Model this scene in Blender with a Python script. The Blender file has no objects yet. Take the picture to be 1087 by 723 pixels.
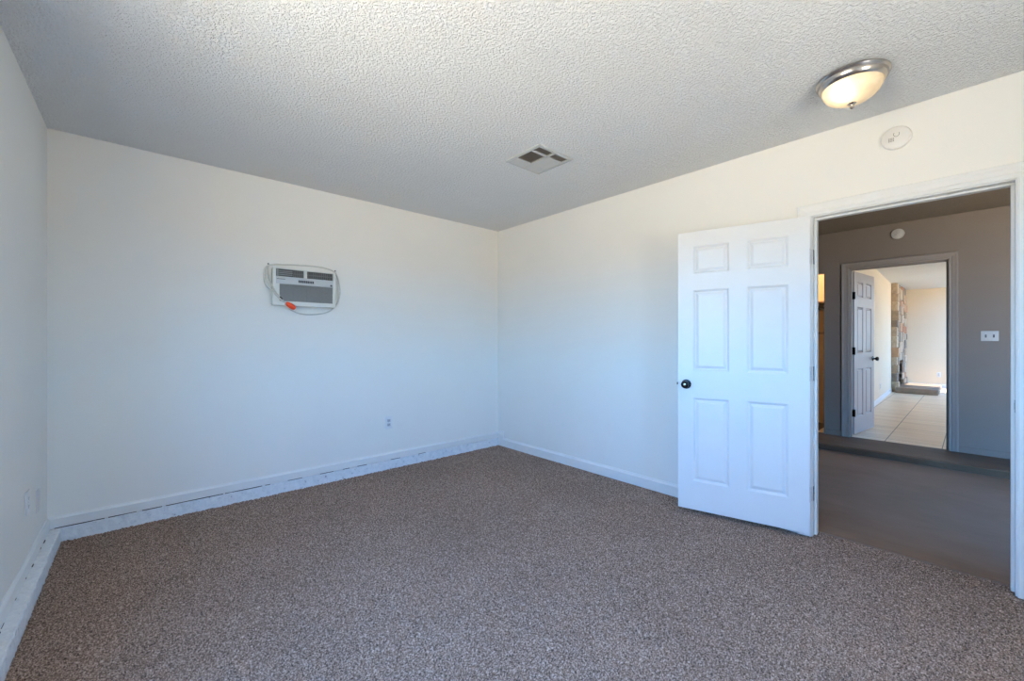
import bpy, bmesh, math, random
import numpy as np
from mathutils import Vector, Matrix
random.seed(7)
C = bpy.context.scene
COL = C.collection

# ------------------------------------------------------------------ camera
CAM_H = 1.222
FPX = 437.0
cam_d = bpy.data.cameras.new('camera')
cam_d.sensor_fit = 'HORIZONTAL'; cam_d.sensor_width = 36.0
cam_d.lens = FPX / 1087.0 * 36.0
cam_d.clip_start = 0.02; cam_d.clip_end = 200
cam = bpy.data.objects.new('camera', cam_d); COL.objects.link(cam)
cam.location = (0, 0, CAM_H)
cam.rotation_euler = (math.radians(90), 0, math.radians(-41.86))
C.camera = cam

# ------------------------------------------------------------------ exposure
C.view_settings.view_transform = 'Standard'
try: C.view_settings.look = 'None'
except Exception: pass
C.view_settings.gamma = 1.0
C.view_settings.use_curve_mapping = False
C.view_settings.exposure = 0.22
try:
    C.cycles.use_denoising = True
    C.cycles.max_bounces = 12; C.cycles.diffuse_bounces = 8
    C.cycles.sample_clamp_indirect = 8.0
    C.cycles.caustics_reflective = False; C.cycles.caustics_refractive = False
except Exception: pass

# ------------------------------------------------------------------ sky, sunlit ground, sun
SKY_LOW = (0.25, 0.58, 0.95); SKY_HIGH = (0.15, 0.44, 1.0); SKY_S = 23.0
GROUND = (1.0, 0.92, 0.74); GROUND_S = 20.0
W = bpy.data.worlds.new('world'); C.world = W; W.use_nodes = True
nt = W.node_tree; nt.nodes.clear()
out = nt.nodes.new('ShaderNodeOutputWorld'); bg = nt.nodes.new('ShaderNodeBackground')
tc = nt.nodes.new('ShaderNodeTexCoord'); sx = nt.nodes.new('ShaderNodeSeparateXYZ')
rp = nt.nodes.new('ShaderNodeValToRGB'); mr = nt.nodes.new('ShaderNodeMapRange')
mr.inputs[1].default_value = -1; mr.inputs[2].default_value = 1
nt.links.new(tc.outputs['Generated'], sx.inputs[0]); nt.links.new(sx.outputs['Z'], mr.inputs[0])
nt.links.new(mr.outputs[0], rp.inputs[0])
e = rp.color_ramp.elements
g = GROUND_S / SKY_S
def gr(k): return tuple(c * g * k for c in GROUND) + (1,)
e[0].position = 0.0; e[0].color = gr(0.80)                # sunlit paving close under the window
e[1].position = 1.0; e[1].color = SKY_HIGH + (1,)
for pos, col in ((0.30, gr(0.80)), (0.40, gr(0.74)), (0.492, gr(0.29)), (0.508, SKY_LOW + (1,)), (0.66, SKY_HIGH + (1,))):
    x_ = e.new(pos); x_.color = col
nt.links.new(rp.outputs[0], bg.inputs[0]); bg.inputs[1].default_value = SKY_S
nt.links.new(bg.outputs[0], out.inputs[0])

sd = bpy.data.lights.new('sun', 'SUN'); sd.energy = 12.0; sd.color = (1.0, 0.93, 0.82); sd.angle = math.radians(0.6)
sun = bpy.data.objects.new('sun', sd); COL.objects.link(sun)
sun_dir = Vector((-0.03, math.cos(math.radians(60)), -math.sin(math.radians(60))))
sun.rotation_euler = sun_dir.to_track_quat('-Z', 'Y').to_euler()
sun.location = (10, -8, 6)

def portal(name, loc, sx_, sy_, direction):
    d = bpy.data.lights.new(name, 'AREA'); d.shape = 'RECTANGLE'; d.size = sx_; d.size_y = sy_
    d.cycles.is_portal = True
    o = bpy.data.objects.new(name, d); COL.objects.link(o); o.location = loc
    o.rotation_euler = Vector(direction).to_track_quat('-Z', 'Z').to_euler()
    return o

# ------------------------------------------------------------------ main dimensions (metres)
XL, XR, YB, YN, H = -0.43, 3.105, 3.709, -1.0, 2.5
XR2 = 3.225                                    # hall side of the doorway wall
XH, XF = 6.25, 6.37                            # hall far wall, both faces
HC = 2.53                                      # hall ceiling
TREAD = 0.075                                  # raised floor beyond the hall
WIN = dict(y0=0.30, y1=1.60, z0=0.95, z1=2.05)
portal('window_portal', (XL - 0.06, (WIN['y0'] + WIN['y1']) / 2, (WIN['z0'] + WIN['z1']) / 2),
       WIN['y1'] - WIN['y0'], WIN['z1'] - WIN['z0'], (1, 0, 0))
WN = dict(x0=1.10, x1=1.80, z0=0.95, z1=2.05)     # window in the wall behind the camera
portal('near_window_portal', ((WN['x0'] + WN['x1']) / 2, YN - 0.06, (WN['z0'] + WN['z1']) / 2), WN['x1'] - WN['x0'], WN['z1'] - WN['z0'], (0, 1, 0))
YR = -3.0
KX0, KX1, KY0, KY1 = 13.20, 14.25, -1.25, -0.30   # roof light over the far room's hearth end
portal('roof_light_portal', ((KX0 + KX1) / 2, (KY0 + KY1) / 2, H + 0.18), KX1 - KX0, KY1 - KY0, (0, 0, -1))
WX0, WX1, WZ0, WZ1 = 11.5, 13.1, 0.8, 2.1        # second window of the far room
portal('far_window_portal', ((WX0 + WX1) / 2, YR - 0.06, (WZ0 + WZ1) / 2), WX1 - WX0, WZ1 - WZ0, (0, 1, 0))

# ------------------------------------------------------------------ materials
def new_mat(name):
    m = bpy.data.materials.new(name); m.use_nodes = True
    n = m.node_tree
    return m, n, n.nodes['Principled BSDF']

def tex_coord(n, scale=(1, 1, 1)):
    t = n.nodes.new('ShaderNodeTexCoord'); mp = n.nodes.new('ShaderNodeMapping')
    mp.inputs['Scale'].default_value = scale
    n.links.new(t.outputs['Object'], mp.inputs[0])
    return mp.outputs[0]

def noise(n, vec, scale, detail=2.0, rough=0.5, dist=0.0):
    t = n.nodes.new('ShaderNodeTexNoise'); n.links.new(vec, t.inputs['Vector'])
    t.inputs['Scale'].default_value = scale; t.inputs['Detail'].default_value = detail
    t.inputs['Roughness'].default_value = rough; t.inputs['Distortion'].default_value = dist
    return t.outputs['Fac']

def ramp(n, fac, stops, interp='LINEAR'):
    r = n.nodes.new('ShaderNodeValToRGB'); r.color_ramp.interpolation = interp
    el = r.color_ramp.elements
    el[0].position, el[0].color = stops[0][0], tuple(stops[0][1]) + (1,)
    el[1].position, el[1].color = stops[-1][0], tuple(stops[-1][1]) + (1,)
    for p, c in stops[1:-1]:
        x = el.new(p); x.color = tuple(c) + (1,)
    n.links.new(fac, r.inputs[0]); return r.outputs[0]

def bump(n, bs, height, strength, dist):
    b = n.nodes.new('ShaderNodeBump'); b.inputs['Strength'].default_value = strength
    b.inputs['Distance'].default_value = dist
    n.links.new(height, b.inputs['Height']); n.links.new(b.outputs[0], bs.inputs['Normal'])

def simple(name, col, rough=0.5, metal=0.0, spec=0.5, var=0.03, nscale=6.0, bstr=0.0, bscale=200.0, bdist=0.001):
    m, n, b = new_mat(name)
    v = tex_coord(n)
    f = noise(n, v, nscale, 4.0, 0.6)
    lo = tuple(max(0, c * (1 - var)) for c in col); hi = tuple(min(1, c * (1 + var)) for c in col)
    n.links.new(ramp(n, f, [(0.3, lo), (0.7, hi)]), b.inputs['Base Color'])
    b.inputs['Roughness'].default_value = rough; b.inputs['Metallic'].default_value = metal
    b.inputs['Specular IOR Level'].default_value = spec
    if bstr: bump(n, b, noise(n, v, bscale, 3.0), bstr, bdist)
    return m

M = {}
M['wall'] = simple('wall_paint', (0.84, 0.825, 0.785), 0.6, var=0.012, nscale=2.0, spec=0.25, bstr=0.25, bscale=90, bdist=0.001)
M['hall_wall'] = simple('hall_wall_paint', (0.178, 0.145, 0.125), 0.6, var=0.02, nscale=2.0, spec=0.3, bstr=0.25, bscale=90)  # taupe, darkened further to carry the hall's dim light in the colour
M['far_wall'] = simple('far_wall_paint', (0.80, 0.68, 0.52), 0.6, var=0.015, nscale=2.0, spec=0.3)
M['trim'] = simple('white_trim_paint', (0.80, 0.80, 0.79), 0.35, var=0.02, nscale=9.0)
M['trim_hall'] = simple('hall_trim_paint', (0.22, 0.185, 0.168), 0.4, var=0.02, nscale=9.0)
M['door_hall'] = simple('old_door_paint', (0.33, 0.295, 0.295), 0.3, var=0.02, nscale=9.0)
M['door'] = simple('door_white_paint', (0.78, 0.78, 0.78), 0.38, var=0.012, nscale=5.0, bstr=0.08, bscale=60)
M['black'] = simple('black_bronze', (0.012, 0.013, 0.018), 0.22, 0.6, var=0.2)
M['steel'] = simple('painted_over_steel', (0.33, 0.33, 0.34), 0.45, 0.7, var=0.35, nscale=60)
M['nickel'] = simple('brushed_nickel', (0.56, 0.51, 0.47), 0.24, 1.0, var=0.06, nscale=40)
M['dark'] = simple('dark_gap', (0.03, 0.028, 0.025), 0.8)
M['plate'] = simple('white_plastic_plate', (0.80, 0.80, 0.80), 0.35, var=0.01)
M['socket'] = simple('grey_plastic_socket', (0.52, 0.53, 0.56), 0.4, var=0.02)
M['plate_hall'] = simple('dimmed_hall_plastic', (0.42, 0.40, 0.40), 0.4, var=0.02)  # white plastic with the hall's dimness put into its colour
M['toggle'] = simple('dark_toggle', (0.07, 0.07, 0.09), 0.4)
M['detector'] = simple('detector_plastic', (0.80, 0.77, 0.73), 0.45, var=0.01)
M['mark'] = simple('grey_print', (0.22, 0.2, 0.18), 0.6)
M['vent'] = simple('vent_enamel', (0.52, 0.525, 0.52), 0.4, var=0.02)
M['vent_dark'] = simple('vent_painted_shade', (0.27, 0.24, 0.215), 0.6, var=0.05)  # darker copy of the vent enamel, shade of louvres and recess painted in
M['ac_white'] = simple('appliance_plastic', (0.72, 0.73, 0.70), 0.45, var=0.02)
M['ac_side'] = simple('aged_cream_plastic', (0.60, 0.60, 0.52), 0.5, var=0.04)
M['ac_silver'] = simple('appliance_silver_band', (0.52, 0.55, 0.57), 0.4, var=0.02)
M['ac_dark'] = simple('appliance_dark_slot', (0.10, 0.10, 0.10), 0.6)
M['ac_louvre'] = simple('appliance_louvre', (0.20, 0.20, 0.195), 0.5)
M['ac_grille'] = simple('appliance_grille_grey', (0.31, 0.315, 0.31), 0.6, var=0.05, nscale=60)
M['badge'] = simple('badge_ink', (0.05, 0.055, 0.07), 0.5)
M['cord'] = simple('grey_cord_rubber', (0.64, 0.63, 0.59), 0.5, var=0.06)
M['orange'] = simple('orange_plug_plastic', (0.95, 0.075, 0.012), 0.4, var=0.02)
M['shelf'] = simple('closet_tan_paint', (0.52, 0.40, 0.28), 0.6)
M['closet'] = simple('closet_cream_paint', (0.80, 0.68, 0.48), 0.6)

# brown speckled cut pile carpet
m, n, b = new_mat('brown_carpet'); M['carpet'] = m
v = tex_coord(n)
f1 = noise(n, v, 150.0, 3.0, 0.8); f2 = noise(n, v, 1.6, 3.0, 0.6)
c1 = ramp(n, f1, [(0.35, (0.042, 0.034, 0.027)), (0.455, (0.205, 0.14, 0.104)), (0.55, (0.41, 0.285, 0.225)), (0.66, (0.70, 0.55, 0.45))])
c2 = ramp(n, f2, [(0.3, (0.92, 0.91, 0.90)), (0.7, (1.06, 1.06, 1.06))])
mx = n.nodes.new('ShaderNodeMix'); mx.data_type = 'RGBA'; mx.blend_type = 'MULTIPLY'; mx.inputs[0].default_value = 1.0
n.links.new(c1, mx.inputs[6]); n.links.new(c2, mx.inputs[7])
n.links.new(mx.outputs[2], b.inputs['Base Color']); b.inputs['Roughness'].default_value = 0.95
b.inputs['Specular IOR Level'].default_value = 0.1
bump(n, b, noise(n, v, 190.0, 2.0), 0.6, 0.004)

# sprayed ceiling texture
def ceiling_mat(name, col):
    m, n, b = new_mat(name); v = tex_coord(n)
    f = noise(n, v, 78.0, 3.0, 0.55, 0.6)
    f2 = noise(n, v, 2.2, 2.0)
    n.links.new(ramp(n, f2, [(0.3, tuple(c * 0.975 for c in col)), (0.7, col)]), b.inputs['Base Color'])
    b.inputs['Roughness'].default_value = 0.85; b.inputs['Specular IOR Level'].default_value = 0.2
    h = ramp(n, f, [(0.38, (0, 0, 0)), (0.64, (1, 1, 1))])
    bump(n, b, h, 1.0, 0.007)
    return m
M['ceiling'] = ceiling_mat('sprayed_ceiling', (0.88, 0.885, 0.89))
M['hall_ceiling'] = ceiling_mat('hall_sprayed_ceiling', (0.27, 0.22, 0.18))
M['far_ceiling'] = ceiling_mat('far_sprayed_ceiling', (0.78, 0.76, 0.73))

# rough white painted concrete curb
m, n, b = new_mat('painted_concrete_curb'); M['curb'] = m
v = tex_coord(n)
f = noise(n, v, 38.0, 5.0, 0.7)
n.links.new(ramp(n, f, [(0.30, (0.30, 0.31, 0.33)), (0.37, (0.72, 0.75, 0.79)), (0.7, (0.86, 0.88, 0.90))]), b.inputs['Base Color'])
b.inputs['Roughness'].default_value = 0.6; bump(n, b, noise(n, v, 30.0, 5.0, 0.7), 0.8, 0.008)

# bare hall concrete
def concrete(name, lo, hi, spot, rough=0.6):
    m, n, b = new_mat(name); v = tex_coord(n, (1, 0.55, 1))
    f = noise(n, v, 3.2, 6.0, 0.65, 0.5); g_ = noise(n, v, 11.0, 5.0, 0.75)
    c = ramp(n, f, [(0.3, lo), (0.7, hi)])
    k = ramp(n, g_, [(0.70, (0, 0, 0)), (0.80, (1, 1, 1))])
    mx = n.nodes.new('ShaderNodeMix'); mx.data_type = 'RGBA'
    n.links.new(k, mx.inputs[0]); n.links.new(c, mx.inputs[6]); mx.inputs[7].default_value = spot + (1,)
    n.links.new(mx.outputs[2], b.inputs['Base Color']); b.inputs['Roughness'].default_value = rough
    bump(n, b, g_, 0.2, 0.004); return m
M['concrete'] = concrete('bare_concrete', (0.20, 0.135, 0.095), (0.27, 0.185, 0.138), (0.38, 0.28, 0.22))
M['step'] = concrete('stained_step_concrete', (0.085, 0.052, 0.033), (0.15, 0.10, 0.068), (0.30, 0.225, 0.17))

# large porcelain tile with brushed streaks, joints every 0.45 x 0.915
m, n, b = new_mat('streaked_floor_tile'); M['tile'] = m
t = n.nodes.new('ShaderNodeTexCoord'); sp = n.nodes.new('ShaderNodeSeparateXYZ'); n.links.new(t.outputs['Object'], sp.inputs[0])
def joint(axis, origin, pitch, wdt):
    a = n.nodes.new('ShaderNodeMath'); a.operation = 'SUBTRACT'; n.links.new(sp.outputs[axis], a.inputs[0]); a.inputs[1].default_value = origin - 40 * pitch
    q = n.nodes.new('ShaderNodeMath'); q.operation = 'MODULO'; n.links.new(a.outputs[0], q.inputs[0]); q.inputs[1].default_value = pitch
    l = n.nodes.new('ShaderNodeMath'); l.operation = 'LESS_THAN'; n.links.new(q.outputs[0], l.inputs[0]); l.inputs[1].default_value = wdt
    return l.outputs[0]
ja = joint('Y', 0.203, 0.452, 0.008); jb = joint('X', 6.45, 0.914, 0.010)
mxj = n.nodes.new('ShaderNodeMath'); mxj.operation = 'MAXIMUM'; n.links.new(ja, mxj.inputs[0]); n.links.new(jb, mxj.inputs[1])
v = tex_coord(n, (7.0, 0.5, 1))
f = noise(n, v, 1.6, 5.0, 0.65)
c = ramp(n, f, [(0.3, (0.58, 0.44, 0.31)), (0.5, (0.78, 0.62, 0.46)), (0.7, (0.86, 0.72, 0.56))])
mx = n.nodes.new('ShaderNodeMix'); mx.data_type = 'RGBA'
n.links.new(mxj.outputs[0], mx.inputs[0]); n.links.new(c, mx.inputs[6]); mx.inputs[7].default_value = (0.13, 0.10, 0.08, 1)
n.links.new(mx.outputs[2], b.inputs['Base Color']); b.inputs['Roughness'].default_value = 0.32

# flagstone veneer
m, n, b = new_mat('flagstone_veneer'); M['stone'] = m
v = tex_coord(n)
gi = n.nodes.new('ShaderNodeNewGeometry')
c = ramp(n, gi.outputs['Random Per Island'], [(0.0, (0.40, 0.31, 0.22)), (0.2, (0.50, 0.38, 0.27)), (0.38, (0.44, 0.21, 0.115)), (0.52, (0.58, 0.47, 0.35)), (0.70, (0.27, 0.22, 0.18)), (0.82, (0.55, 0.33, 0.20)), (1.0, (0.50, 0.42, 0.33))], 'CONSTANT')
k = ramp(n, noise(n, v, 14.0, 5.0, 0.7), [(0.3, (0.72, 0.70, 0.68)), (0.7, (1.1, 1.1, 1.1))])
mx = n.nodes.new('ShaderNodeMix'); mx.data_type = 'RGBA'; mx.blend_type = 'MULTIPLY'; mx.inputs[0].default_value = 1.0
n.links.new(c, mx.inputs[6]); n.links.new(k, mx.inputs[7])
n.links.new(mx.outputs[2], b.inputs['Base Color']); b.inputs['Roughness'].default_value = 0.8
bump(n, b, noise(n, v, 22.0, 5.0, 0.7), 0.8, 0.02)
M['hearth'] = concrete('hearth_stone', (0.16, 0.12, 0.09), (0.33, 0.25, 0.19), (0.45, 0.38, 0.31), 0.6)

# alabaster glass of the lit lamp: translucent shell around the bulb
m = bpy.data.materials.new('alabaster_glass'); m.use_nodes = True; M['glass'] = m
n = m.node_tree; n.nodes.clear()
o_ = n.nodes.new('ShaderNodeOutputMaterial'); pb = n.nodes.new('ShaderNodeBsdfPrincipled'); tl = n.nodes.new('ShaderNodeBsdfTranslucent')
v = tex_coord(n); f = noise(n, v, 9.0, 3.0, 0.5, 1.5)
c = ramp(n, f, [(0.3, (0.60, 0.52, 0.40)), (0.7, (0.74, 0.67, 0.54))])
n.links.new(c, pb.inputs['Base Color']); n.links.new(c, tl.inputs['Color'])
pb.inputs['Roughness'].default_value = 0.25
ms = n.nodes.new('ShaderNodeMixShader'); ms.inputs[0].default_value = 0.45
n.links.new(pb.outputs[0], ms.inputs[1]); n.links.new(tl.outputs[0], ms.inputs[2])
em = n.nodes.new('ShaderNodeEmission'); em.inputs[0].default_value = (1.0, 0.78, 0.50, 1); em.inputs[1].default_value = 0.03
ad = n.nodes.new('ShaderNodeAddShader'); n.links.new(ms.outputs[0], ad.inputs[0]); n.links.new(em.outputs[0], ad.inputs[1])
n.links.new(ad.outputs[0], o_.inputs[0])

# ------------------------------------------------------------------ mesh helpers
def box(bm, x0, x1, y0, y1, z0, z1, bev=0.0, seg=2):
    r = bmesh.ops.create_cube(bm, size=1.0)
    vs = r['verts']
    for v_ in vs:
        v_.co = Vector(((x0 + x1) / 2 + v_.co.x * (x1 - x0), (y0 + y1) / 2 + v_.co.y * (y1 - y0), (z0 + z1) / 2 + v_.co.z * (z1 - z0)))
    if bev > 0:
        es = {e_ for v_ in vs for e_ in v_.link_edges}
        bmesh.ops.bevel(bm, geom=list(es), offset=bev, segments=seg, affect='EDGES', profile=0.5)

def lathe(bm, prof, seg=48, mat4=None):
    """prof: (radius, height) along local z"""
    rings = []
    for r, z in prof:
        if r < 1e-6: rings.append([bm.verts.new((0, 0, z))])
        else: rings.append([bm.verts.new((r * math.cos(2 * math.pi * i / seg), r * math.sin(2 * math.pi * i / seg), z)) for i in range(seg)])
    for a, b_ in zip(rings, rings[1:]):
        for i in range(seg):
            j = (i + 1) % seg
            if len(a) == 1 and len(b_) == 1: continue
            if len(a) == 1: bm.faces.new((a[0], b_[i], b_[j]))
            elif len(b_) == 1: bm.faces.new((a[i], a[j], b_[0]))
            else: bm.faces.new((a[i], a[j], b_[j], b_[i]))
    vs = [v_ for r in rings for v_ in r]
    if mat4 is not None: bmesh.ops.transform(bm, matrix=mat4, verts=vs)
    return vs

def smooth_path(pts, per=8):
    P = [Vector(p) for p in pts]; outp = []
    for i in range(len(P) - 1):
        p0 = P[max(i - 1, 0)]; p1 = P[i]; p2 = P[i + 1]; p3 = P[min(i + 2, len(P) - 1)]
        for k_ in range(per):
            t_ = k_ / per
            outp.append(0.5 * ((2 * p1) + (-p0 + p2) * t_ + (2 * p0 - 5 * p1 + 4 * p2 - p3) * t_ ** 2 + (-p0 + 3 * p1 - 3 * p2 + p3) * t_ ** 3))
    outp.append(P[-1]); return outp

def tube(bm, pts, r, seg=8):
    prev = None; N = len(pts)
    up = Vector((0, 0, 1))
    for i, p in enumerate(pts):
        d = (pts[min(i + 1, N - 1)] - pts[max(i - 1, 0)]).normalized()
        a = d.cross(up)
        if a.length < 1e-3: a = d.cross(Vector((0, 1, 0)))
        a.normalize(); b_ = d.cross(a).normalized()
        rr = r[i] if isinstance(r, (list, tuple)) else r
        ring = [bm.verts.new(p + rr * (math.cos(2 * math.pi * k_ / seg) * a + math.sin(2 * math.pi * k_ / seg) * b_)) for k_ in range(seg)]
        if prev:
            for k_ in range(seg):
                bm.faces.new((prev[k_], prev[(k_ + 1) % seg], ring[(k_ + 1) % seg], ring[k_]))
        else: bm.faces.new(ring)
        prev = ring
    bm.faces.new(prev)

def prism(bm, poly, z0, z1):
    lo = [bm.verts.new((x, y, z0)) for x, y in poly]; hi = [bm.verts.new((x, y, z1)) for x, y in poly]
    bm.faces.new(lo); bm.faces.new(hi)
    for i in range(len(poly)):
        j = (i + 1) % len(poly); bm.faces.new((lo[i], lo[j], hi[j], hi[i]))

def sweep(bm, rings):
    """rings of equal length (lists of points) joined and capped"""
    R = [[bm.verts.new(p) for p in r] for r in rings]
    n_ = len(R[0])
    for a, b_ in zip(R, R[1:]):
        for i in range(n_):
            j = (i + 1) % n_; bm.faces.new((a[i], a[j], b_[j], b_[i]))
    bm.faces.new(R[0]); bm.faces.new(R[-1])

def obj(name, bm, mat, parent=None, smooth=False):
    bmesh.ops.recalc_face_normals(bm, faces=bm.faces[:])
    me = bpy.data.meshes.new(name); bm.to_mesh(me); bm.free()
    if smooth:
        for p in me.polygons: p.use_smooth = True
        try: me.set_sharp_from_angle(angle=math.radians(35))
        except Exception: pass
    me.materials.append(mat)
    o = bpy.data.objects.new(name, me); COL.objects.link(o)
    if parent: o.parent = parent
    return o

def bx(name, dims, mat, parent=None, bev=0.0):
    bm = bmesh.new()
    for d in (dims if isinstance(dims[0], (list, tuple)) else [dims]): box(bm, *d, bev=bev)
    return obj(name, bm, mat, parent, smooth=bev > 0)

def struct(o):
    o['kind'] = 'structure'; return o

def tag(o, label, cat, group=None, kind=None):
    o['label'] = label; o['category'] = cat
    if group: o['group'] = group
    if kind: o['kind'] = kind
    return o

def thing(name, label, cat, loc=(0, 0, 0), rot=(0, 0, 0), group=None, kind=None):
    o = bpy.data.objects.new(name, None); COL.objects.link(o); o.empty_display_size = 0.1
    o.location = loc; o.rotation_euler = rot
    return tag(o, label, cat, group, kind)

def copy_thing(src, label, loc, rot=None, group=None):
    c_ = src.copy(); COL.objects.link(c_); c_.location = loc; c_['label'] = label
    if rot is not None: c_.rotation_euler = rot
    if group: c_['group'] = group
    for ch in list(src.children):
        d = ch.copy(); COL.objects.link(d); d.parent = c_
        for gch in list(ch.children):
            e_ = gch.copy(); COL.objects.link(e_); e_.parent = d
    return c_

# ------------------------------------------------------------------ room shell
DO0, DO1, DOZ = -0.14, 0.66, 1.99               # clear doorway of the room
JT = 0.018
T = 0.12
w = WIN
struct(bx('wall_left', [(XL - T, XL, YN - T, w['y0'], 0, H), (XL - T, XL, w['y1'], YB + T, 0, H),
                        (XL - T, XL, w['y0'], w['y1'], 0, w['z0']), (XL - T, XL, w['y0'], w['y1'], w['z1'], H)], M['wall']))
struct(bx('wall_back', (XL, XR, YB, YB + T, 0, H), M['wall']))
q = WN
struct(bx('wall_near', [(XL, q['x0'], YN - T, YN, 0, H), (q['x1'], XR, YN - T, YN, 0, H), (q['x0'], q['x1'], YN - T, YN, 0, q['z0']), (q['x0'], q['x1'], YN - T, YN, q['z1'], H)], M['wall']))
def two_tone_wall(name, x0, x1, segs, mat_a, mat_b):
    """wall whose -X face carries mat_a and whose +X face carries mat_b"""
    bm = bmesh.new()
    for s in segs: box(bm, x0, x1, *s)
    o = obj(name, bm, mat_a); o.data.materials.append(mat_b)
    for p in o.data.polygons:
        if p.normal.x > 0.5: p.material_index = 1
    return struct(o)
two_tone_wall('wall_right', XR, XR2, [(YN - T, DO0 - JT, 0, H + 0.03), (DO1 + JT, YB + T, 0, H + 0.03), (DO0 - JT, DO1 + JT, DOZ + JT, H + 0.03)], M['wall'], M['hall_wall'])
struct(bx('ceiling', (XL - T, XR, YN - T, YB + T, H, H + 0.12), M['ceiling']))

# carpet: a real pile, one vertex per tuft
def carpet():
    s = 0.0062
    x0, x1, y0, y1 = XL + 0.057, XR2 - 0.015, YN, YB - 0.006
    nx = int((x1 - x0) / s); ny = int((y1 - y0) / s)
    rng = np.random.default_rng(3)
    X, Y = np.meshgrid(np.linspace(x0, x1, nx), np.linspace(y0, y1, ny), indexing='ij')
    Z = rng.random((nx, ny)) * 0.011
    Zb = rng.random((nx, ny)); 
    for _ in range(4): Zb = (np.roll(Zb, 1, 0) + np.roll(Zb, -1, 0) + np.roll(Zb, 1, 1) + np.roll(Zb, -1, 1) + Zb) / 5
    Z = Z - 0.010 + (Zb - 0.5) * 0.02
    X = X + (rng.random(X.shape) - 0.5) * 0.005; Y = Y + (rng.random(Y.shape) - 0.5) * 0.005
    X = np.where(X < x0, x0, X); 
    co = np.stack([X, Y, Z], -1).reshape(-1, 3).astype(np.float32)
    I = np.arange(nx * ny).reshape(nx, ny)
    q = np.stack([I[:-1, :-1], I[1:, :-1], I[1:, 1:], I[:-1, 1:]], -1).reshape(-1, 4)
    cx, cy = co[q, 0].max(1), co[q, 1].mean(1)
    q = q[(cx < XR - 0.002) | ((cy > DO0 + 0.004) & (cy < DO1 - 0.004))]
    me = bpy.data.meshes.new('floor')
    me.vertices.add(len(co)); me.vertices.foreach_set('co', co.ravel())
    me.loops.add(q.size); me.loops.foreach_set('vertex_index', q.ravel().astype(np.int32))
    me.polygons.add(len(q)); me.polygons.foreach_set('loop_start', np.arange(0, q.size, 4, dtype=np.int32))
    me.update(calc_edges=True); me.validate()
    me.materials.append(M['carpet'])
    o = bpy.data.objects.new('floor', me); COL.objects.link(o)
    return struct(o)
carpet()
struct(bx('added_sun_blocker', (XL - T, XR, YN - T - 0.95, YN - T, H + 0.05, H + 0.15), M['trim']))  # unseen overhang added to keep the sun out of the near window
struct(bx('floor_slab', (XL - T, XR2 - 0.012, YN - T, YB + T, -0.14, -0.022), M['concrete']))

# concrete curb along left and back walls, left bare below the baseboards
def rough_curb(name, x0, x1, y0, y1, z1, along):
    bm = bmesh.new(); L = (x1 - x0) if along == 'x' else (y1 - y0); N = int(L / 0.03)
    rnd = random.Random(5); rings = []
    for i in range(N + 1):
        t_ = i / N; jz = rnd.uniform(-0.004, 0.003); jf = rnd.uniform(-0.004, 0.004)
        if along == 'x':
            x = x0 + L * t_; rings.append([(x, y1, -0.02), (x, y1, z1), (x, y0 + jf + 0.002, z1 + jz), (x, y0 + jf, z1 + jz - 0.004), (x, y0, -0.02)])
        else:
            y = y0 + L * t_; rings.append([(x0, y, -0.02), (x0, y, z1), (x1 + jf - 0.004, y, z1 + jz), (x1 + jf, y, z1 + jz - 0.005), (x1, y, -0.02)])
    sweep(bm, rings); return struct(obj(name, bm, M['curb']))
rough_curb('trim_1', XL + 0.05, XR - 0.002, YB - 0.012, YB, 0.083, 'x')
rough_curb('trim_2', XL, XL + 0.057, YN, YB, 0.080, 'y')

# baseboards with a rounded top
BP = [(0.0, 0.0), (0.012, 0.0), (0.012, 0.058), (0.0125, 0.061), (0.011, 0.065), (0.0045, 0.075), (0.0045, 0.080), (0.0, 0.080)]
def baseboard(name, p0, p1, nrm, z0, hgt, mat):
    bm = bmesh.new(); k_ = hgt / 0.080
    sweep(bm, [[(p[0] + nrm[0] * d, p[1] + nrm[1] * d, z0 + z * k_) for d, z in BP] for p in (p0, p1)])
    return struct(obj(name, bm, mat))
baseboard('baseboard_back', (XL, YB), (XR, YB), (0, -1), 0.088, 0.068, M['trim'])
baseboard('baseboard_left', (XL, YN), (XL, YB - 0.012), (1, 0), 0.085, 0.070, M['trim'])
o = baseboard('baseboard_right', (XR, DO1 + 0.075), (XR, YB - 0.105), (-1, 0), 0.0, 0.096, M['trim'])
o = baseboard('trim_3', (XR, YB - 0.105), (XR, YB - 0.013), (-1, 0), 0.0, 0.172, M['trim'])
baseboard('baseboard_near', (XL + 0.06, YN), (XR, YN), (0, 1), 0.0, 0.09, M['trim'])

gap = bmesh.new(); rnd = random.Random(9); x = XL + 0.03  # solid dark strips painted in for the shade of the gap under the baseboards
while x < 2.2:
    L_ = rnd.uniform(0.10, 0.35) if x < 0.6 else rnd.uniform(0.03, 0.14)
    box(gap, x, x + L_, YB - 0.0128, YB, 0.0835, 0.0885 if x < 0.7 else 0.0870); x += L_ + (rnd.uniform(0.01, 0.03) if x < 0.6 else rnd.uniform(0.05, 0.25))
y = 1.6
while y < 3.6:
    L_ = rnd.uniform(0.008, 0.05); box(gap, XL, XL + 0.0126 + rnd.choice((0, 0, 0.003)), y, y + L_, 0.0800, 0.0838); y += L_ + rnd.uniform(0.03, 0.22)
struct(obj('gap_shade_strips', gap, M['dark']))

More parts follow.
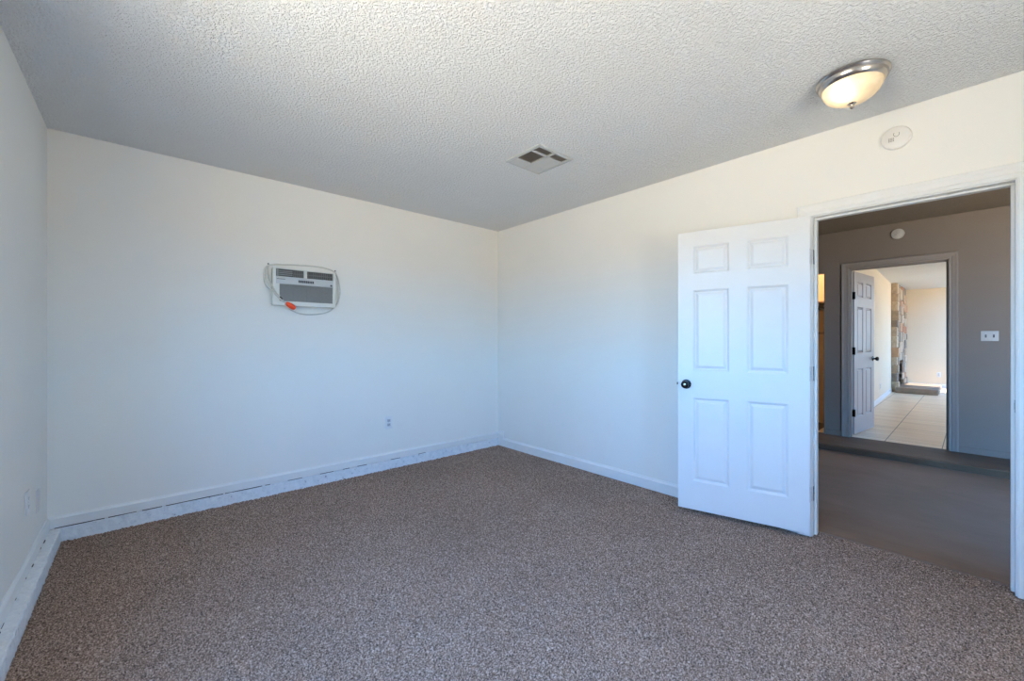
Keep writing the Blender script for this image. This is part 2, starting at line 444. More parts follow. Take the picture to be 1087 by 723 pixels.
# window behind the camera
w_ = struct(bx('window_1', [(XL - T, XL + 0.012, w['y0'] - 0.0, w['y0'] + 0.035, w['z0'], w['z1']), (XL - T, XL + 0.012, w['y1'] - 0.035, w['y1'], w['z0'], w['z1']),
                            (XL - T, XL + 0.012, w['y0'] + 0.035, w['y1'] - 0.035, w['z0'], w['z0'] + 0.035), (XL - T, XL + 0.012, w['y0'] + 0.035, w['y1'] - 0.035, w['z1'] - 0.035, w['z1']),
                            (XL - 0.08, XL - 0.05, (w['y0'] + w['y1']) / 2 - 0.02, (w['y0'] + w['y1']) / 2 + 0.02, w['z0'] + 0.035, w['z1'] - 0.035)], M['trim']))

struct(bx('window_2', [(q['x0'], q['x0'] + 0.035, YN - T, YN + 0.012, q['z0'], q['z1']), (q['x1'] - 0.035, q['x1'], YN - T, YN + 0.012, q['z0'], q['z1']),
                       (q['x0'] + 0.035, q['x1'] - 0.035, YN - T, YN + 0.012, q['z0'], q['z0'] + 0.035), (q['x0'] + 0.035, q['x1'] - 0.035, YN - T, YN + 0.012, q['z1'] - 0.035, q['z1']),
                       ((q['x0'] + q['x1']) / 2 - 0.02, (q['x0'] + q['x1']) / 2 + 0.02, YN - 0.08, YN - 0.05, q['z0'] + 0.035, q['z1'] - 0.035)], M['trim']))

# door frames: jamb, stop and moulded casing
CP = [(0.0, 0.0), (0.0, 0.010), (0.006, 0.012), (0.022, 0.011), (0.026, 0.014), (0.048, 0.016), (0.056, 0.019), (0.068, 0.019), (0.072, 0.015), (0.072, 0.0)]
def door_frame(name, xa, xb, y0, y1, z0, zt, mat, stop_at, sides):
    bm = bmesh.new()
    box(bm, xa, xb, y0 - JT, y0, z0, zt + JT); box(bm, xa, xb, y1, y1 + JT, z0, zt + JT); box(bm, xa, xb, y0, y1, zt, zt + JT)
    s0, s1 = stop_at
    box(bm, s0, s1, y0, y0 + 0.012, z0, zt - 0.012, bev=0.002); box(bm, s0, s1, y1 - 0.012, y1, z0, zt - 0.012, bev=0.002); box(bm, s0, s1, y0, y1, zt - 0.012, zt, bev=0.002)
    for xf, sg in sides:
        rv = 0.006
        def ring(y, z, oy, oz): return [(xf + sg * p, y + oy * (w2 + rv), z + oz * (w2 + rv)) for w2, p in CP]
        sweep(bm, [ring(y0, z0, -1, 0), ring(y0, zt, -1, 1), ring(y1, zt, 1, 1), ring(y1, z0, 1, 0)])
    return struct(obj(name, bm, mat))
fr1 = door_frame('door_frame', XR, XR2, DO0, DO1, 0.0, DOZ, M['trim'], (XR + 0.045, XR + 0.085), [(XR, -1), (XR2, 1)])
fr1.name = 'trim_4'
bm = bmesh.new(); box(bm, XR + 0.012, XR + 0.038, DO0 - 0.0005, DO0 + 0.0015, 0.875, 0.935, bev=0.0008); obj('strike_plate', bm, M['steel'], fr1)
bm = bmesh.new(); box(bm, XR + 0.018, XR + 0.032, DO0 + 0.001, DO0 + 0.002, 0.890, 0.920); obj('strike_hole', bm, M['dark'], fr1)

# ------------------------------------------------------------------ six panel doors
PROF = [(0.0, 0.0), (0.006, 0.0045), (0.013, 0.013), (0.018, 0.013), (0.034, 0.0025), (0.038, 0.0020)]
def six_panel(bm, wd, xs, zs, th, yside):
    """slab; one face at y=0, the other at y=yside*th; x from the hinge, z up"""
    ya, yb = 0.0, yside * th
    for y, inw in ((ya, yside), (yb, -yside)):
        for i in range(len(xs) - 1):
            for j in range(len(zs) - 1):
                x0, x1, z0, z1 = xs[i], xs[i + 1], zs[j], zs[j + 1]
                if i in (1, 3) and j in (1, 3, 5):
                    prev = None
                    for d, dep in PROF:
                        q = [bm.verts.new(p) for p in ((x0 + d, y + inw * dep, z0 + d), (x1 - d, y + inw * dep, z0 + d), (x1 - d, y + inw * dep, z1 - d), (x0 + d, y + inw * dep, z1 - d))]
                        if prev:
                            for a in range(4): bm.faces.new((prev[a], prev[(a + 1) % 4], q[(a + 1) % 4], q[a]))
                        prev = q
                    bm.faces.new(prev)
                else:
                    bm.faces.new([bm.verts.new(p) for p in ((x0, y, z0), (x1, y, z0), (x1, y, z1), (x0, y, z1))])
    X0, X1, Z0, Z1 = xs[0], xs[-1], zs[0], zs[-1]
    for i in range(len(xs) - 1):
        for z in (Z0, Z1): bm.faces.new([bm.verts.new(p) for p in ((xs[i], ya, z), (xs[i + 1], ya, z), (xs[i + 1], yb, z), (xs[i], yb, z))])
    for j in range(len(zs) - 1):
        for x in (X0, X1): bm.faces.new([bm.verts.new(p) for p in ((x, ya, zs[j]), (x, ya, zs[j + 1]), (x, yb, zs[j + 1]), (x, yb, zs[j]))])
    bmesh.ops.remove_doubles(bm, verts=bm.verts[:], dist=1e-5)

KNOB = [(0.0, 0.0), (0.032, 0.0), (0.033, 0.003), (0.030, 0.007), (0.014, 0.010), (0.011, 0.016), (0.011, 0.026), (0.018, 0.030), (0.025, 0.037), (0.0272, 0.046), (0.0255, 0.055), (0.020, 0.060), (0.010, 0.0615), (0.009, 0.060), (0.0, 0.060)]
def add_knob(parent, x, z, ys, mat, name='knob', face=0.0, lock=None):
    bm = bmesh.new()
    mat4 = Matrix.Translation((x, face, z)) @ Matrix.Rotation(-ys * math.pi / 2, 4, 'X')
    lathe(bm, KNOB, 32, mat4); k_ = obj(name, bm, mat, parent, smooth=True)
    if lock:
        bm = bmesh.new(); lathe(bm, [(0.0, 0.0595), (0.0085, 0.0595), (0.0085, 0.0625), (0.006, 0.0632), (0.0, 0.0632)], 20, mat4); obj('keyhole_disc', bm, lock, k_, smooth=True)
    return k_
def add_hinge(parent, z, yside, th, mat, hx=-0.004):
    bm = bmesh.new()
    # knuckle barrel beside the far face of the slab, leaves on the slab edge and on the jamb
    yk = yside * (th + 0.006)
    for k_ in range(5):
        lathe(bm, [(0.0, k_ * 0.0178), (0.0058, k_ * 0.0178 + 0.0006), (0.0058, k_ * 0.0178 + 0.0172), (0.0, k_ * 0.0178 + 0.0178)], 12, Matrix.Translation((hx, yk, z)))
    box(bm, -0.002, 0.0, min(0, yside * th) + 0.003, max(0, yside * th) - 0.001, z, z + 0.089)
    return obj('hinge', bm, mat, parent)

XS = [0.0, 0.110, 0.337, 0.443, 0.670, 0.770]; ZS = [0.028, 0.228, 0.819, 1.008, 1.578, 1.692, 1.886, 1.990]
ax, ay, bx_, by_ = 3.062, 0.665, 2.872, 1.411
d1 = thing('door_1', 'white six-panel door swung open into the carpeted room, with a black knob', 'door', (ax, ay, 0), (0, 0, math.atan2(by_ - ay, bx_ - ax)), kind='structure')
bm = bmesh.new(); six_panel(bm, 0.77, XS, ZS, 0.035, -1); obj('door_leaf', bm, M['door'], d1)
add_knob(d1, 0.714, 0.912, 1, M['black'], lock=M['nickel'])
add_knob(d1, 0.714, 0.912, -1, M['black'], face=-0.035).name = 'knob'
bm = bmesh.new(); box(bm, 0.769, 0.7715, -0.030, -0.005, 0.883, 0.941); box(bm, 0.7715, 0.781, -0.025, -0.011, 0.903, 0.921, bev=0.002); obj('latch', bm, M['black'], d1)
for z in (0.22, 0.97, 1.70): add_hinge(d1, z, -1, 0.035, M['steel'])
# hinge leaves left on the jamb of the room doorway
for z in (0.22, 0.97, 1.70):
    bm = bmesh.new(); box(bm, XR + 0.004, XR + 0.034, DO1 - 0.0018, DO1 + 0.0002, z, z + 0.089)
    for q in (0.012, 0.044, 0.076):
        lathe(bm, [(0.0, 0.0), (0.0038, 0.0), (0.003, 0.0012), (0.0, 0.0014)], 10, Matrix.Translation((XR + 0.019 + (0.006 if q == 0.044 else -0.004), DO1 - 0.0018, z + q)) @ Matrix.Rotation(math.pi / 2, 4, 'X'))
    obj('hinge_leaf', bm, M['steel'], fr1)

# ------------------------------------------------------------------ hall and far room shells
HY0, HY1 = -2.4, 3.0
struct(bx('floor_hall', (XR2 - 0.012, 5.70, HY0, HY1, -0.14, 0.003), M['concrete']))
bm = bmesh.new(); N = 60; rnd = random.Random(2); rings = []
for i in range(N + 1):
    y = HY0 + (HY1 - HY0) * i / N; j = rnd.uniform(-0.004, 0.004)
    rings.append([(XH + 0.2, y, -0.14), (XH + 0.2, y, TREAD - 0.001), (5.662 + j, y, TREAD), (5.648 + j, y, TREAD - 0.010), (5.680 + j, y, 0.0), (5.69, y, -0.14)])
sweep(bm, rings); struct(obj('floor_step', bm, M['step']))
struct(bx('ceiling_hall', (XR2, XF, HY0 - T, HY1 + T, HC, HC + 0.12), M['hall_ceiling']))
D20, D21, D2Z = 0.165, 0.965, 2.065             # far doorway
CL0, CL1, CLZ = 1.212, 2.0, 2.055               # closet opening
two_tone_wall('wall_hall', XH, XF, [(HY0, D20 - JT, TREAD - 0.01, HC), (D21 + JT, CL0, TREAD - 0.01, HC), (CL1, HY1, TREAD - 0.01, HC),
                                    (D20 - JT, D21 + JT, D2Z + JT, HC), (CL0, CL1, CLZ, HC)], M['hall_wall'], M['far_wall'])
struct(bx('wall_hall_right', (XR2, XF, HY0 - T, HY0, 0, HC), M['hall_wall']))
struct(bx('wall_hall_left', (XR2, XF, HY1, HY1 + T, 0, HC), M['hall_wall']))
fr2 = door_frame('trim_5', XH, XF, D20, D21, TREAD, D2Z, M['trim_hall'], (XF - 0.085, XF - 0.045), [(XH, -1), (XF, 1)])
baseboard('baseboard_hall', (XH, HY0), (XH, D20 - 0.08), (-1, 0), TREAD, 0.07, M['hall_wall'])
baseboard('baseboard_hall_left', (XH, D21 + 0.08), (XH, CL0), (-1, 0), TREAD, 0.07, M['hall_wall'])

# closet lit by its own bulb
CXB = 7.05
struct(bx('wall_closet', [(CXB, CXB + 0.06, CL0, CL1 + 0.5, TREAD, HC), (XF, CXB + 0.06, CL1 + 0.5, CL1 + 0.56, TREAD, HC)], M['closet']))
struct(bx('ceiling_closet', (XF, CXB + 0.06, CL0, CL1 + 0.56, HC, HC + 0.1), M['closet']))
struct(bx('floor_closet', (XH + 0.2, CXB + 0.06, CL0, CL1 + 0.56, -0.14, TREAD), M['step']))
sh = thing('closet_shelf', 'tan closet shelf with a rail below it, seen past the left side of the hall', 'shelf', (CXB, 1.85, 1.72))
bx('shelf_board', (-0.40, 0.0, -0.62, 0.62, 0.0, 0.02), M['shelf'], sh, bev=0.003)
bx('cleat', (-0.02, 0.0, -0.62, 0.62, -0.09, 0.0), M['shelf'], sh, bev=0.002)
bm = bmesh.new(); tube(bm, [Vector((-0.28, -0.63, -0.07)), Vector((-0.28, 0.63, -0.07))], 0.016, 12); obj('rail', bm, M['nickel'], sh, smooth=True)
struct(bx('trim_6', (CXB - 0.018, CXB, CL0, CL1 + 0.5, 1.31, 1.34), M['shelf']))
cl = bpy.data.lights.new('closet_bulb', 'POINT'); cl.energy = 12; cl.color = (1.0, 0.84, 0.62); cl.shadow_soft_size = 0.05
co_ = bpy.data.objects.new('closet_bulb', cl); COL.objects.link(co_); co_.location = (6.62, 1.9, 2.40)

FX1 = 14.40
struct(bx('floor_far', (XH + 0.045, FX1 + T, YR - T, 1.30, -0.14, TREAD + 0.0005), M['tile']))
struct(bx('ceiling_far', [(XF, KX0, YR - T, 1.30, H, H + 0.12), (KX1, FX1 + T, YR - T, 1.30, H, H + 0.12), (KX0, KX1, YR - T, KY0, H, H + 0.12), (KX0, KX1, KY1, 1.30, H, H + 0.12)], M['far_ceiling']))
bm = bmesh.new(); prism(bm, [(XF, 1.06), (12.47, 1.20), (FX1, 1.20), (FX1, 1.30), (CXB + 0.06, 1.30), (CXB + 0.06, 1.205), (XF, 1.205)], TREAD - 0.01, H); struct(obj('wall_far_left', bm, M['far_wall']))
struct(bx('wall_far_back', (FX1, FX1 + T, YR, 1.30, TREAD - 0.01, H), M['far_wall']))
struct(bx('wall_far_right', [(XF, WX0, YR - T, YR, TREAD - 0.01, H), (WX1, FX1 + T, YR - T, YR, TREAD - 0.01, H),
                             (WX0, WX1, YR - T, YR, TREAD - 0.01, WZ0), (WX0, WX1, YR - T, YR, WZ1, H)], M['far_wall']))
baseboard('baseboard_far', (XF + 0.08, 1.062), (12.47, 1.20), (0.023, -1), TREAD, 0.09, M['trim'])
baseboard('baseboard_far_back', (FX1, YR), (FX1, 1.10), (-1, 0), TREAD, 0.09, M['trim'])

# door of the far room, edge towards the hall
ang2 = math.atan2(0.868 - 0.957, 7.12 - 6.375)
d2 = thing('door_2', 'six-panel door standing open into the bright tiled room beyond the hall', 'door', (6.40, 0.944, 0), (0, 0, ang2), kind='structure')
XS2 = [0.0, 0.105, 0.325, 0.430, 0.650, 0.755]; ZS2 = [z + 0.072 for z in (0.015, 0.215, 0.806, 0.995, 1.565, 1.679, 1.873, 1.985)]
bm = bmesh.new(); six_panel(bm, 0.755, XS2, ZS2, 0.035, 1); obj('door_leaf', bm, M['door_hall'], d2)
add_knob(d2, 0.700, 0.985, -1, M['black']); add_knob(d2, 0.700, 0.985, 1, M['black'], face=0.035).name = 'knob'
for z in (0.30, 1.05, 1.72):
    bm = bmesh.new()
    for k_ in range(5): lathe(bm, [(0.0, k_ * 0.0178), (0.0075, k_ * 0.0178 + 0.0006), (0.0075, k_ * 0.0178 + 0.0172), (0.0, k_ * 0.0178 + 0.0178)], 12, Matrix.Translation((-0.006, -0.004, z)))
    box(bm, -0.002, 0.0, 0.0, 0.032, z, z + 0.089); box(bm, -0.038, -0.008, 0.0055, 0.0075, z, z + 0.089)
    obj('hinge', bm, M['black'], d2)

# ------------------------------------------------------------------ wall air conditioner with its looped cord
ac = thing('air_conditioner', 'white through-wall air conditioner with a grey grille on the back wall', 'air conditioner', (0.995, YB, 1.648))
hx0, hx1, hz0, hz1 = -0.241, 0.236, -0.147, 0.147
bm = bmesh.new(); box(bm, hx0 + 0.003, hx1 - 0.003, -0.046, 0.0, hz0 + 0.003, hz1 - 0.003, bev=0.003); obj('cabinet', bm, M['ac_side'], ac, smooth=True)
def rel(x, z): return x - 0.995, z - 1.648
gx0, gx1, gz0, gz1 = 0.800 - 0.995, 1.206 - 0.995, 1.535 - 1.648, 1.672 - 1.648
vx0, vx1, vz0, vz1 = 0.776 - 0.995, 1.208 - 0.995, 1.731 - 1.648, 1.790 - 1.648
bm = bmesh.new()   # front frame as bars around the slot and the grille
FY0, FY1 = -0.070, -0.046
for d in [(hx0, vx0, hz0, hz1), (vx1, hx1, hz0, hz1), (vx0, vx1, vz1, hz1), (vx0, vx1, hz0, gz0)]:
    box(bm, d[0], d[1], FY0, FY1, d[2], d[3])
box(bm, vx0, gx0, FY0, FY1, gz0, gz1); box(bm, gx1, vx1, FY0, FY1, gz0, gz1)
bmesh.ops.remove_doubles(bm, verts=bm.verts[:], dist=1e-5)
obj('front_frame', bm, M['ac_white'], ac)
bm = bmesh.new(); box(bm, vx0, vx1, FY0 - 0.002, FY1, gz1, vz0, bev=0.0015); band = obj('control_band', bm, M['ac_silver'], ac, smooth=True)
bm = bmesh.new()   # worn maker's lettering: illegible dark strokes
x = -0.058; rnd = random.Random(11)
while x < 0.056:
    wq = rnd.choice((0.009, 0.011, 0.012)); box(bm, x, x + wq, FY0 - 0.0028, FY0 - 0.002, 0.042, 0.062); x += wq + 0.0022
obj('badge', bm, M['badge'], band)
bm = bmesh.new(); box(bm, 0.190, 0.205, FY0 - 0.0028, FY0 - 0.002, 0.032, 0.046); obj('energy_mark', bm, M['badge'], band)
bm = bmesh.new(); box(bm, -0.215, -0.155, FY0 - 0.0026, FY0 - 0.002, 0.059, 0.063); obj('pinstripe', bm, M['badge'], band)
bx('outlet_slot', (vx0, vx1, -0.052, FY1 + 0.001, vz0, vz1), M['ac_dark'], ac)
bm = bmesh.new(); box(bm, -0.016, 0.008, FY0 - 0.001, -0.052, vz0, vz1, bev=0.001); obj('centre_post', bm, M['ac_white'], ac)
bm = bmesh.new()
for zq in (0.094, 0.108, 0.122): box(bm, vx0 + 0.022, -0.100, -0.066, -0.053, zq, zq + 0.007)
for xq in [vx0 + 0.004 + i * 0.0 for i in range(1)]: box(bm, vx0 + 0.006, vx0 + 0.018, -0.068, -0.053, vz0 + 0.004, vz1 - 0.004)
obj('louvre', bm, M['ac_grille'], ac)
bm = bmesh.new()
for i in range(6): box(bm, -0.092 + i * 0.0125, -0.087 + i * 0.0125, -0.066, -0.053, vz0 + 0.004, vz1 - 0.004)
box(bm, -0.095, -0.020, -0.067, -0.060, 0.108, 0.113)
obj('louvre', bm, M['ac_louvre'], ac)
bm = bmesh.new()
for i in range(11): box(bm, 0.020 + i * 0.0165, 0.0255 + i * 0.0165, -0.066, -0.053, vz0 + 0.004, vz1 - 0.004)
box(bm, 0.012, vx1 - 0.004, -0.067, -0.060, 0.109, 0.115)
obj('louvre', bm, M['ac_louvre'], ac)
bm = bmesh.new(); box(bm, gx0, gx1, -0.058, FY1 + 0.001, gz0, gz1)
nz = 26
for i in range(nz): zq = gz0 + (gz1 - gz0) * (i + 0.2) / nz; box(bm, gx0, gx1, -0.066, -0.058, zq, zq + (gz1 - gz0) / nz * 0.5)
for i in range(1, 4): xq = gx0 + (gx1 - gx0) * i / 4; box(bm, xq - 0.0015, xq + 0.0015, -0.067, -0.058, gz0, gz1)
obj('intake_grille', bm, M['ac_grille'], ac)
# cord hung on two screws around the cabinet
WY, FYc = -0.014, -0.080
def cordpath(P): return smooth_path([Vector((x_ - 0.995, y_, z_ - 1.648)) for x_, y_, z_ in P], 8)
P1 = [(0.812, FYc, 1.552), (0.790, FYc, 1.580), (0.758, -0.075, 1.630), (0.738, -0.030, 1.700), (0.728, WY, 1.760), (0.735, WY, 1.810), (0.775, WY, 1.828), (0.860, WY, 1.836), (0.960, WY, 1.842), (1.070, WY, 1.846),
      (1.160, WY, 1.842), (1.230, -0.02, 1.820), (1.262, WY, 1.778), (1.280, WY, 1.710), (1.283, WY, 1.630), (1.262, WY, 1.545), (1.215, WY, 1.488), (1.130, WY, 1.452), (1.030, WY, 1.440), (0.950, WY, 1.449), (0.880, -0.05, 1.475), (0.840, -0.078, 1.505), (0.845, -0.084, 1.517)]
bm = bmesh.new(); tube(bm, cordpath(P1), 0.0058, 8); cord = obj('power_cord', bm, M['cord'], ac, smooth=True)
P2 = [(0.733, WY, 1.812), (0.712, WY, 1.790), (0.706, WY, 1.720), (0.716, WY, 1.660), (0.752, -0.078, 1.606), (0.792, FYc, 1.560), (0.822, FYc, 1.535), (0.848, FYc, 1.520)]
bm = bmesh.new(); tube(bm, cordpath(P2), 0.0058, 8); obj('cord_loop', bm, M['cord'], cord, smooth=True)
a_ = Vector((0.842 - 0.995, -0.082, 1.522 - 1.648)); b_ = Vector((0.910 - 0.995, -0.082, 1.478 - 1.648)); dv = b_ - a_
bm = bmesh.new(); tube(bm, [a_ + dv * t_ for t_ in (0, 0.08, 0.22, 0.55, 0.8, 0.92, 1.0)], [0.007, 0.014, 0.0185, 0.021, 0.020, 0.016, 0.010], 14); obj('plug_cover', bm, M['orange'], cord, smooth=True)
bm = bmesh.new(); q0 = Vector((0.800 - 0.995, -0.081, 1.568 - 1.648)); q1 = Vector((0.818 - 0.995, -0.081, 1.548 - 1.648)); tube(bm, [q0, q0.lerp(q1, 0.3), q1], [0.006, 0.0075, 0.0065], 10); obj('cord_clip', bm, M['badge'], cord, smooth=True)
for x_, z_ in ((0.733, 1.826), (1.243, 1.826)):
    bm = bmesh.new(); lathe(bm, [(0.0, 0.0), (0.0025, 0.0), (0.0025, 0.018), (0.006, 0.019), (0.005, 0.022), (0.0, 0.023)], 12, Matrix.Translation((x_ - 0.995, 0, z_ - 1.648)) @ Matrix.Rotation(math.pi / 2, 4, 'X')); obj('screw', bm, M['badge'], ac)

# ------------------------------------------------------------------ ceiling vent: square four-way diffuser
vt = thing('ceiling_vent', 'square white four-way air vent set in the textured ceiling', 'vent', (2.087, 2.043, H))
bm = bmesh.new(); F0, F1, F2 = 0.172, 0.150, 0.0
def frame_ring(r, z): return [(-r, -r, z), (r, -r, z), (r, r, z), (-r, r, z)]
R_ = [[bm.verts.new(p) for p in frame_ring(*q)] for q in ((0.172, 0.0), (0.170, -0.006), (0.150, -0.009), (0.148, -0.002), (0.148, 0.0))]
for a, b2 in zip(R_, R_[1:]):
    for i in range(4): bm.faces.new((a[i], a[(i + 1) % 4], b2[(i + 1) % 4], b2[i]))
obj('frame', bm, M['vent'], vt)
bx('backing', (-0.148, 0.148, -0.148, 0.148, -0.0012, 0.0), M['vent_dark'], vt)
# sections: (x0,x1,y0,y1, louvre axis, shade put into the colour)
secs = [(-0.147, -0.017, 0.0 - 0.072, 0.062, 'x', True), (-0.147, -0.017, -0.149, -0.093, 'x', True), (0.004, 0.134, -0.150, -0.090, 'x', True),
        (-0.010, 0.134, -0.083, 0.062, 'y', False), (-0.147, -0.010, 0.069, 0.147, 'y', False), (-0.003, 0.134, 0.069, 0.147, 'y', False)]
for x0, x1, y0, y1, axs, dk in secs:
    bm = bmesh.new()
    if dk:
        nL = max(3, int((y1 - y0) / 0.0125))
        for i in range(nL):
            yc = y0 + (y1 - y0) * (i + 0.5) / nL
            # thin leaning blade, its shade put in by the darker colour
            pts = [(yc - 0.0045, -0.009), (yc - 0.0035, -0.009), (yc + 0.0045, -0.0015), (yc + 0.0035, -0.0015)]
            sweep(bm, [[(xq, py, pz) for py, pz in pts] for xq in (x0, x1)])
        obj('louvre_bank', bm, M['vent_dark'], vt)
    else:
        nL = max(3, int((y1 - y0) / 0.0125))
        for i in range(nL):
            yc = y0 + (y1 - y0) * (i + 0.5) / nL
            pts = [(yc - 0.0066, -0.0015), (yc - 0.0066, -0.0025), (yc + 0.0060, -0.0092), (yc + 0.0066, -0.0082)]
            sweep(bm, [[(xq, py, pz) for py, pz in pts] for xq in (x0, x1)])
        obj('louvre_bank', bm, M['vent'], vt)
bm = bmesh.new()
box(bm, -0.148, 0.148, 0.062, 0.069, -0.0095, -0.001); box(bm, -0.148, 0.0, -0.092, -0.073, -0.0095, -0.001); box(bm, -0.016, 0.003, -0.148, 0.062, -0.0095, -0.001)
box(bm, 0.003, 0.148, -0.090, -0.083, -0.0095, -0.001); box(bm, 0.134, 0.149, -0.148, 0.148, -0.0095, -0.001); box(bm, -0.010, -0.003, 0.069, 0.148, -0.0095, -0.001)
obj('divider', bm, M['vent'], vt)

# ------------------------------------------------------------------ flush ceiling lamp
lp = thing('ceiling_light', 'lit flush ceiling lamp with brushed nickel rim and alabaster glass bowl', 'ceiling light', (2.566, 0.388, H))
bm = bmesh.new(); lathe(bm, [(0.0, 0.0), (0.138, 0.0), (0.143, -0.004), (0.144, -0.010), (0.140, -0.015), (0.136, -0.019), (0.135, -0.028), (0.130, -0.037), (0.124, -0.044), (0.119, -0.047), (0.116, -0.045), (0.115, -0.030), (0.0, -0.028)], 72)
obj('rim', bm, M['nickel'], lp, smooth=True)
prof = [(0.1150, -0.040)]
for i in range(0, 17):
    a = math.radians(90 * i / 16); prof.append((0.1185 * math.cos(a) ** 0.9 if i < 16 else 0.0, -0.042 - 0.083 * math.sin(a)))
bm = bmesh.new(); lathe(bm, prof, 64); gl = obj('glass_bowl', bm, M['glass'], lp, smooth=True)
bm = bmesh.new(); lathe(bm, [(0.0, -0.122), (0.016, -0.123), (0.018, -0.127), (0.013, -0.131), (0.007, -0.134), (0.006, -0.137), (0.009, -0.141), (0.009, -0.147), (0.005, -0.152), (0.0, -0.154)], 28); obj('finial', bm, M['nickel'], lp, smooth=True)
def bulb(loc, wts):
    d = bpy.data.lights.new('lamp_bulb', 'POINT'); d.energy = wts; d.color = (1.0, 0.80, 0.55); d.shadow_soft_size = 0.022
    o = bpy.data.objects.new('lamp_bulb', d); COL.objects.link(o); o.parent = lp; o.location = loc
bulb((-0.062, 0.018, -0.078), 0.9)

# ------------------------------------------------------------------ round detectors
def detector(name, label, loc, rot, r, mat, group=None):
    t_ = thing(name, label, 'smoke detector', loc, rot)
    bm = bmesh.new(); lathe(bm, [(0.0, 0.0), (r * 0.94, 0.0), (r, 0.004), (r, 0.016), (r * 0.97, 0.022), (r * 0.9, 0.025), (r * 0.86, 0.0245), (r * 0.82, 0.026), (0.0, 0.027)], 56)
    obj('housing', bm, mat, t_, smooth=True)
    bm = bmesh.new()
    for i in range(4):
        for j in range(3):
            box(bm, -r * 0.50 + i * r * 0.10, -r * 0.445 + i * r * 0.10, -r * 0.30 + j * r * 0.12, -r * 0.225 + j * r * 0.12, 0.0262, 0.0276)
    obj('sounder_slots', bm, M['mark'], t_)
    bm = bmesh.new(); tube(bm, [Vector((r * (0.02 + 0.19 * math.cos(a)), r * (0.28 + 0.22 * math.sin(a)), 0.0272)) for a in [math.radians(140 + 250 * k_ / 16) for k_ in range(17)]], 0.0011, 6); obj('curved_slot', bm, M['mark'], t_)
    return t_
# wall-facing rotation: local z -> -X, local y -> up, local x -> +... right as seen from the room
def wall_rot_x(): # normal -X
    return Matrix(((0, 0, -1), (-1, 0, 0), (0, 1, 0))).to_euler()
def wall_rot_y(): # normal -Y
    return Matrix(((1, 0, 0), (0, 0, -1), (0, 1, 0))).to_euler()
def wall_rot_left(): # normal +X
    return Matrix(((0, 0, 1), (1, 0, 0), (0, 1, 0))).to_euler()
detector('smoke_detector', 'round white smoke detector high on the wall above the near doorway', (XR, 0.276, 2.338), wall_rot_x(), 0.062, M['detector'])
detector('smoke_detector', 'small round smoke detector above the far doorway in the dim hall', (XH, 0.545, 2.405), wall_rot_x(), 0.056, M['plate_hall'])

# ------------------------------------------------------------------ outlets and switches (local z = out of the wall, y = up)
def plate_mesh(bm, wd, ht): box(bm, -wd / 2, wd / 2, -ht / 2, ht / 2, 0.0, 0.006, bev=0.0025)
def outlet(label, loc, rot, mat=None, group=None, sock=None):
    t_ = thing('wall_outlet', label, 'outlet', loc, rot, group)
    bm = bmesh.new(); plate_mesh(bm, 0.072, 0.117); obj('cover_plate', bm, mat or M['plate'], t_, smooth=True)
    for yy in (0.020, -0.020):
        bm = bmesh.new(); box(bm, -0.016, 0.016, yy - 0.0135, yy + 0.0135, 0.005, 0.0078, bev=0.002); s_ = obj('socket', bm, sock or M['socket'], t_, smooth=True)
        bm = bmesh.new(); box(bm, -0.008, -0.006, yy - 0.003, yy + 0.006, 0.0074, 0.0082); box(bm, 0.006, 0.008, yy - 0.003, yy + 0.006, 0.0074, 0.0082); box(bm, -0.002, 0.002, yy - 0.010, yy - 0.006, 0.0074, 0.0082); obj('slots', bm, M['dark'], s_)
    bm = bmesh.new(); lathe(bm, [(0.0, 0.006), (0.003, 0.006), (0.0025, 0.0072), (0.0, 0.0074)], 12); obj('screw', bm, M['socket'], t_)
    return t_
outlet('white duplex outlet low on the long back wall near the room corner', (1.743, YB, 0.440), wall_rot_y())
outlet('white outlet cover on the left wall, the one nearer the camera', (XL, 3.12, 0.420), wall_rot_left(), sock=M['plate'])
cx = thing('blank_plate', 'pinkish blank cover plate on the left wall, the one nearer the corner', 'wall plate', (XL, 3.40, 0.350), wall_rot_left())
bm = bmesh.new(); plate_mesh(bm, 0.075, 0.120); obj('cover_plate', bm, simple('pinkish_plate', (0.74, 0.70, 0.69), 0.45), cx, smooth=True)
for yy in (0.042, -0.042):
    bm = bmesh.new(); lathe(bm, [(0.0, 0.006), (0.003, 0.006), (0.0025, 0.0072), (0.0, 0.0074)], 10, Matrix.Translation((0, yy, 0))); obj('screw', bm, M['plate'], cx)
sw = thing('light_switch', 'double light switch with two dark toggles on the dim hall wall', 'light switch', (XH, -0.121, 1.266), wall_rot_x())
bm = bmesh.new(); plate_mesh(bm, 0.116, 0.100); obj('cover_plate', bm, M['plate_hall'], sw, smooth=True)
for xx in (-0.026, 0.026):
    bm = bmesh.new(); box(bm, xx - 0.006, xx + 0.006, -0.015, 0.015, 0.0055, 0.0075); tg = obj('toggle', bm, M['toggle'], sw)
    bm = bmesh.new(); sweep(bm, [[(xx - 0.004, 0.002, 0.007), (xx - 0.004, -0.009, 0.007), (xx - 0.004, -0.011, 0.018), (xx - 0.004, -0.006, 0.018)], [(xx + 0.004, 0.002, 0.007), (xx + 0.004, -0.009, 0.007), (xx + 0.004, -0.011, 0.018), (xx + 0.004, -0.006, 0.018)]]); obj('lever', bm, M['toggle'], tg)
    for yy in (0.030, -0.030):
        bm = bmesh.new(); lathe(bm, [(0.0, 0.006), (0.003, 0.006), (0.0025, 0.0072), (0.0, 0.0074)], 10, Matrix.Translation((xx, yy, 0))); obj('screw', bm, M['socket'], sw)
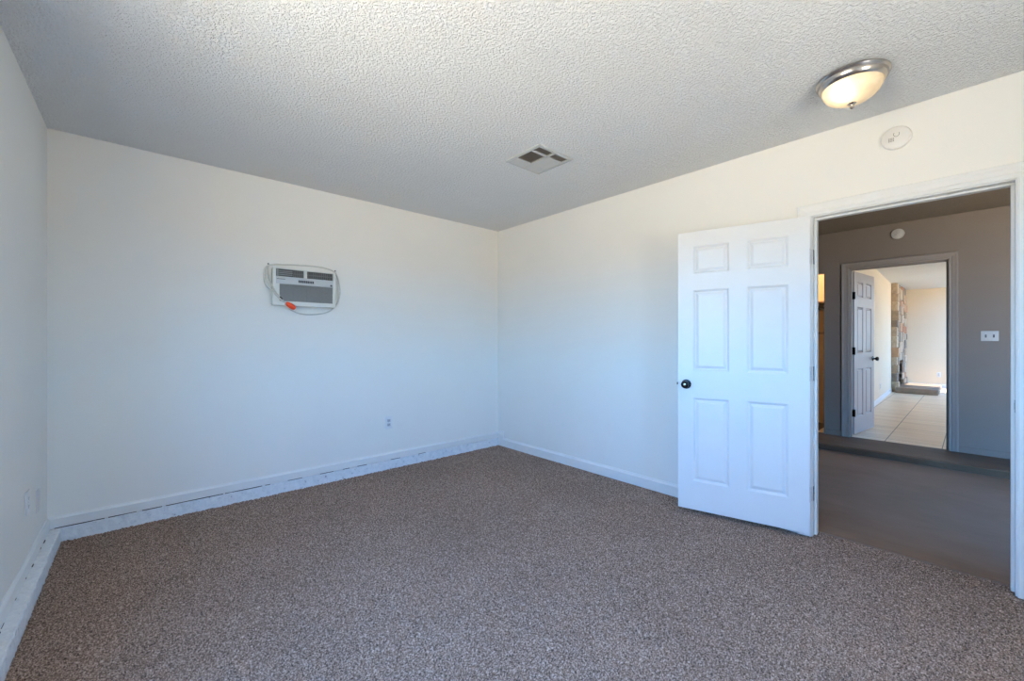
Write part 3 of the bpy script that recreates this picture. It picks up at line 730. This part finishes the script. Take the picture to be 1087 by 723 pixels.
outlet('outlet low on the bright side wall of the tiled room, past the open far door', (10.33, 1.1505, 0.362), Matrix(((0.99974, 0, 0.023), (0.023, 0, -0.99974), (0, 1, 0))).to_euler())
outlet('outlet on the beige end wall of the tiled room, above the stone hearth', (FX1, 0.53, 0.39), wall_rot_x())

# ------------------------------------------------------------------ stone fireplace in the far room
fp = thing('fireplace', 'flagstone fireplace with a low stone hearth at the end of the tiled room', 'fireplace', (13.4, 1.197, TREAD))
SX0, SX1, SY = 12.47 - 13.4, FX1 - 0.003 - 13.4, 1.105 - 1.197
OX0, OX1, OZ0, OZ1 = 12.72 - 13.4, 13.62 - 13.4, 0.125, 0.68
bm = bmesh.new()
def stones(x0, x1, z0, z1):
    rnd2 = random.Random(int(1000 * (x0 + z0 + 9)))
    z = z0
    while z < z1 - 1e-6:
        hh = min(rnd2.uniform(0.14, 0.26), z1 - z)
        if z1 - z - hh < 0.07: hh = z1 - z
        x = x0
        while x < x1 - 1e-6:
            ww = min(rnd2.uniform(0.16, 0.34), x1 - x)
            if x1 - x - ww < 0.08: ww = x1 - x
            box(bm, x + 0.004, x + ww - 0.004, SY - rnd2.uniform(0.0, 0.03), 0.0, z + 0.004, z + hh - 0.004, bev=0.012)
            x += ww
        z += hh
stones(SX0, OX0, 0.0, H - TREAD); stones(OX1, SX1, 0.0, H - TREAD); stones(OX0, OX1, OZ1, H - TREAD)
box(bm, SX0 + 0.01, OX0 - 0.004, SY + 0.02, 0.0, 0, H - TREAD - 0.001); box(bm, OX1 + 0.004, SX1, SY + 0.02, 0.0, 0, H - TREAD - 0.001); box(bm, OX0, OX1, SY + 0.02, 0.0, OZ1 + 0.004, H - TREAD - 0.001)
obj('stone_veneer', bm, M['stone'], fp)
bx('firebox', (OX0 + 0.0, OX1, -0.02, 0.0, OZ0, OZ1), simple('dark_brown_panel', (0.10, 0.07, 0.05), 0.9, var=0.4, nscale=9), fp)  # flat dark brown panel across the fireplace opening
bm = bmesh.new(); box(bm, 12.30 - 13.4, FX1 - 0.5 - 13.4, 0.465 - 1.2, SY + 0.01, 0.0, 0.118, bev=0.012); obj('hearth', bm, M['hearth'], fp, smooth=True)
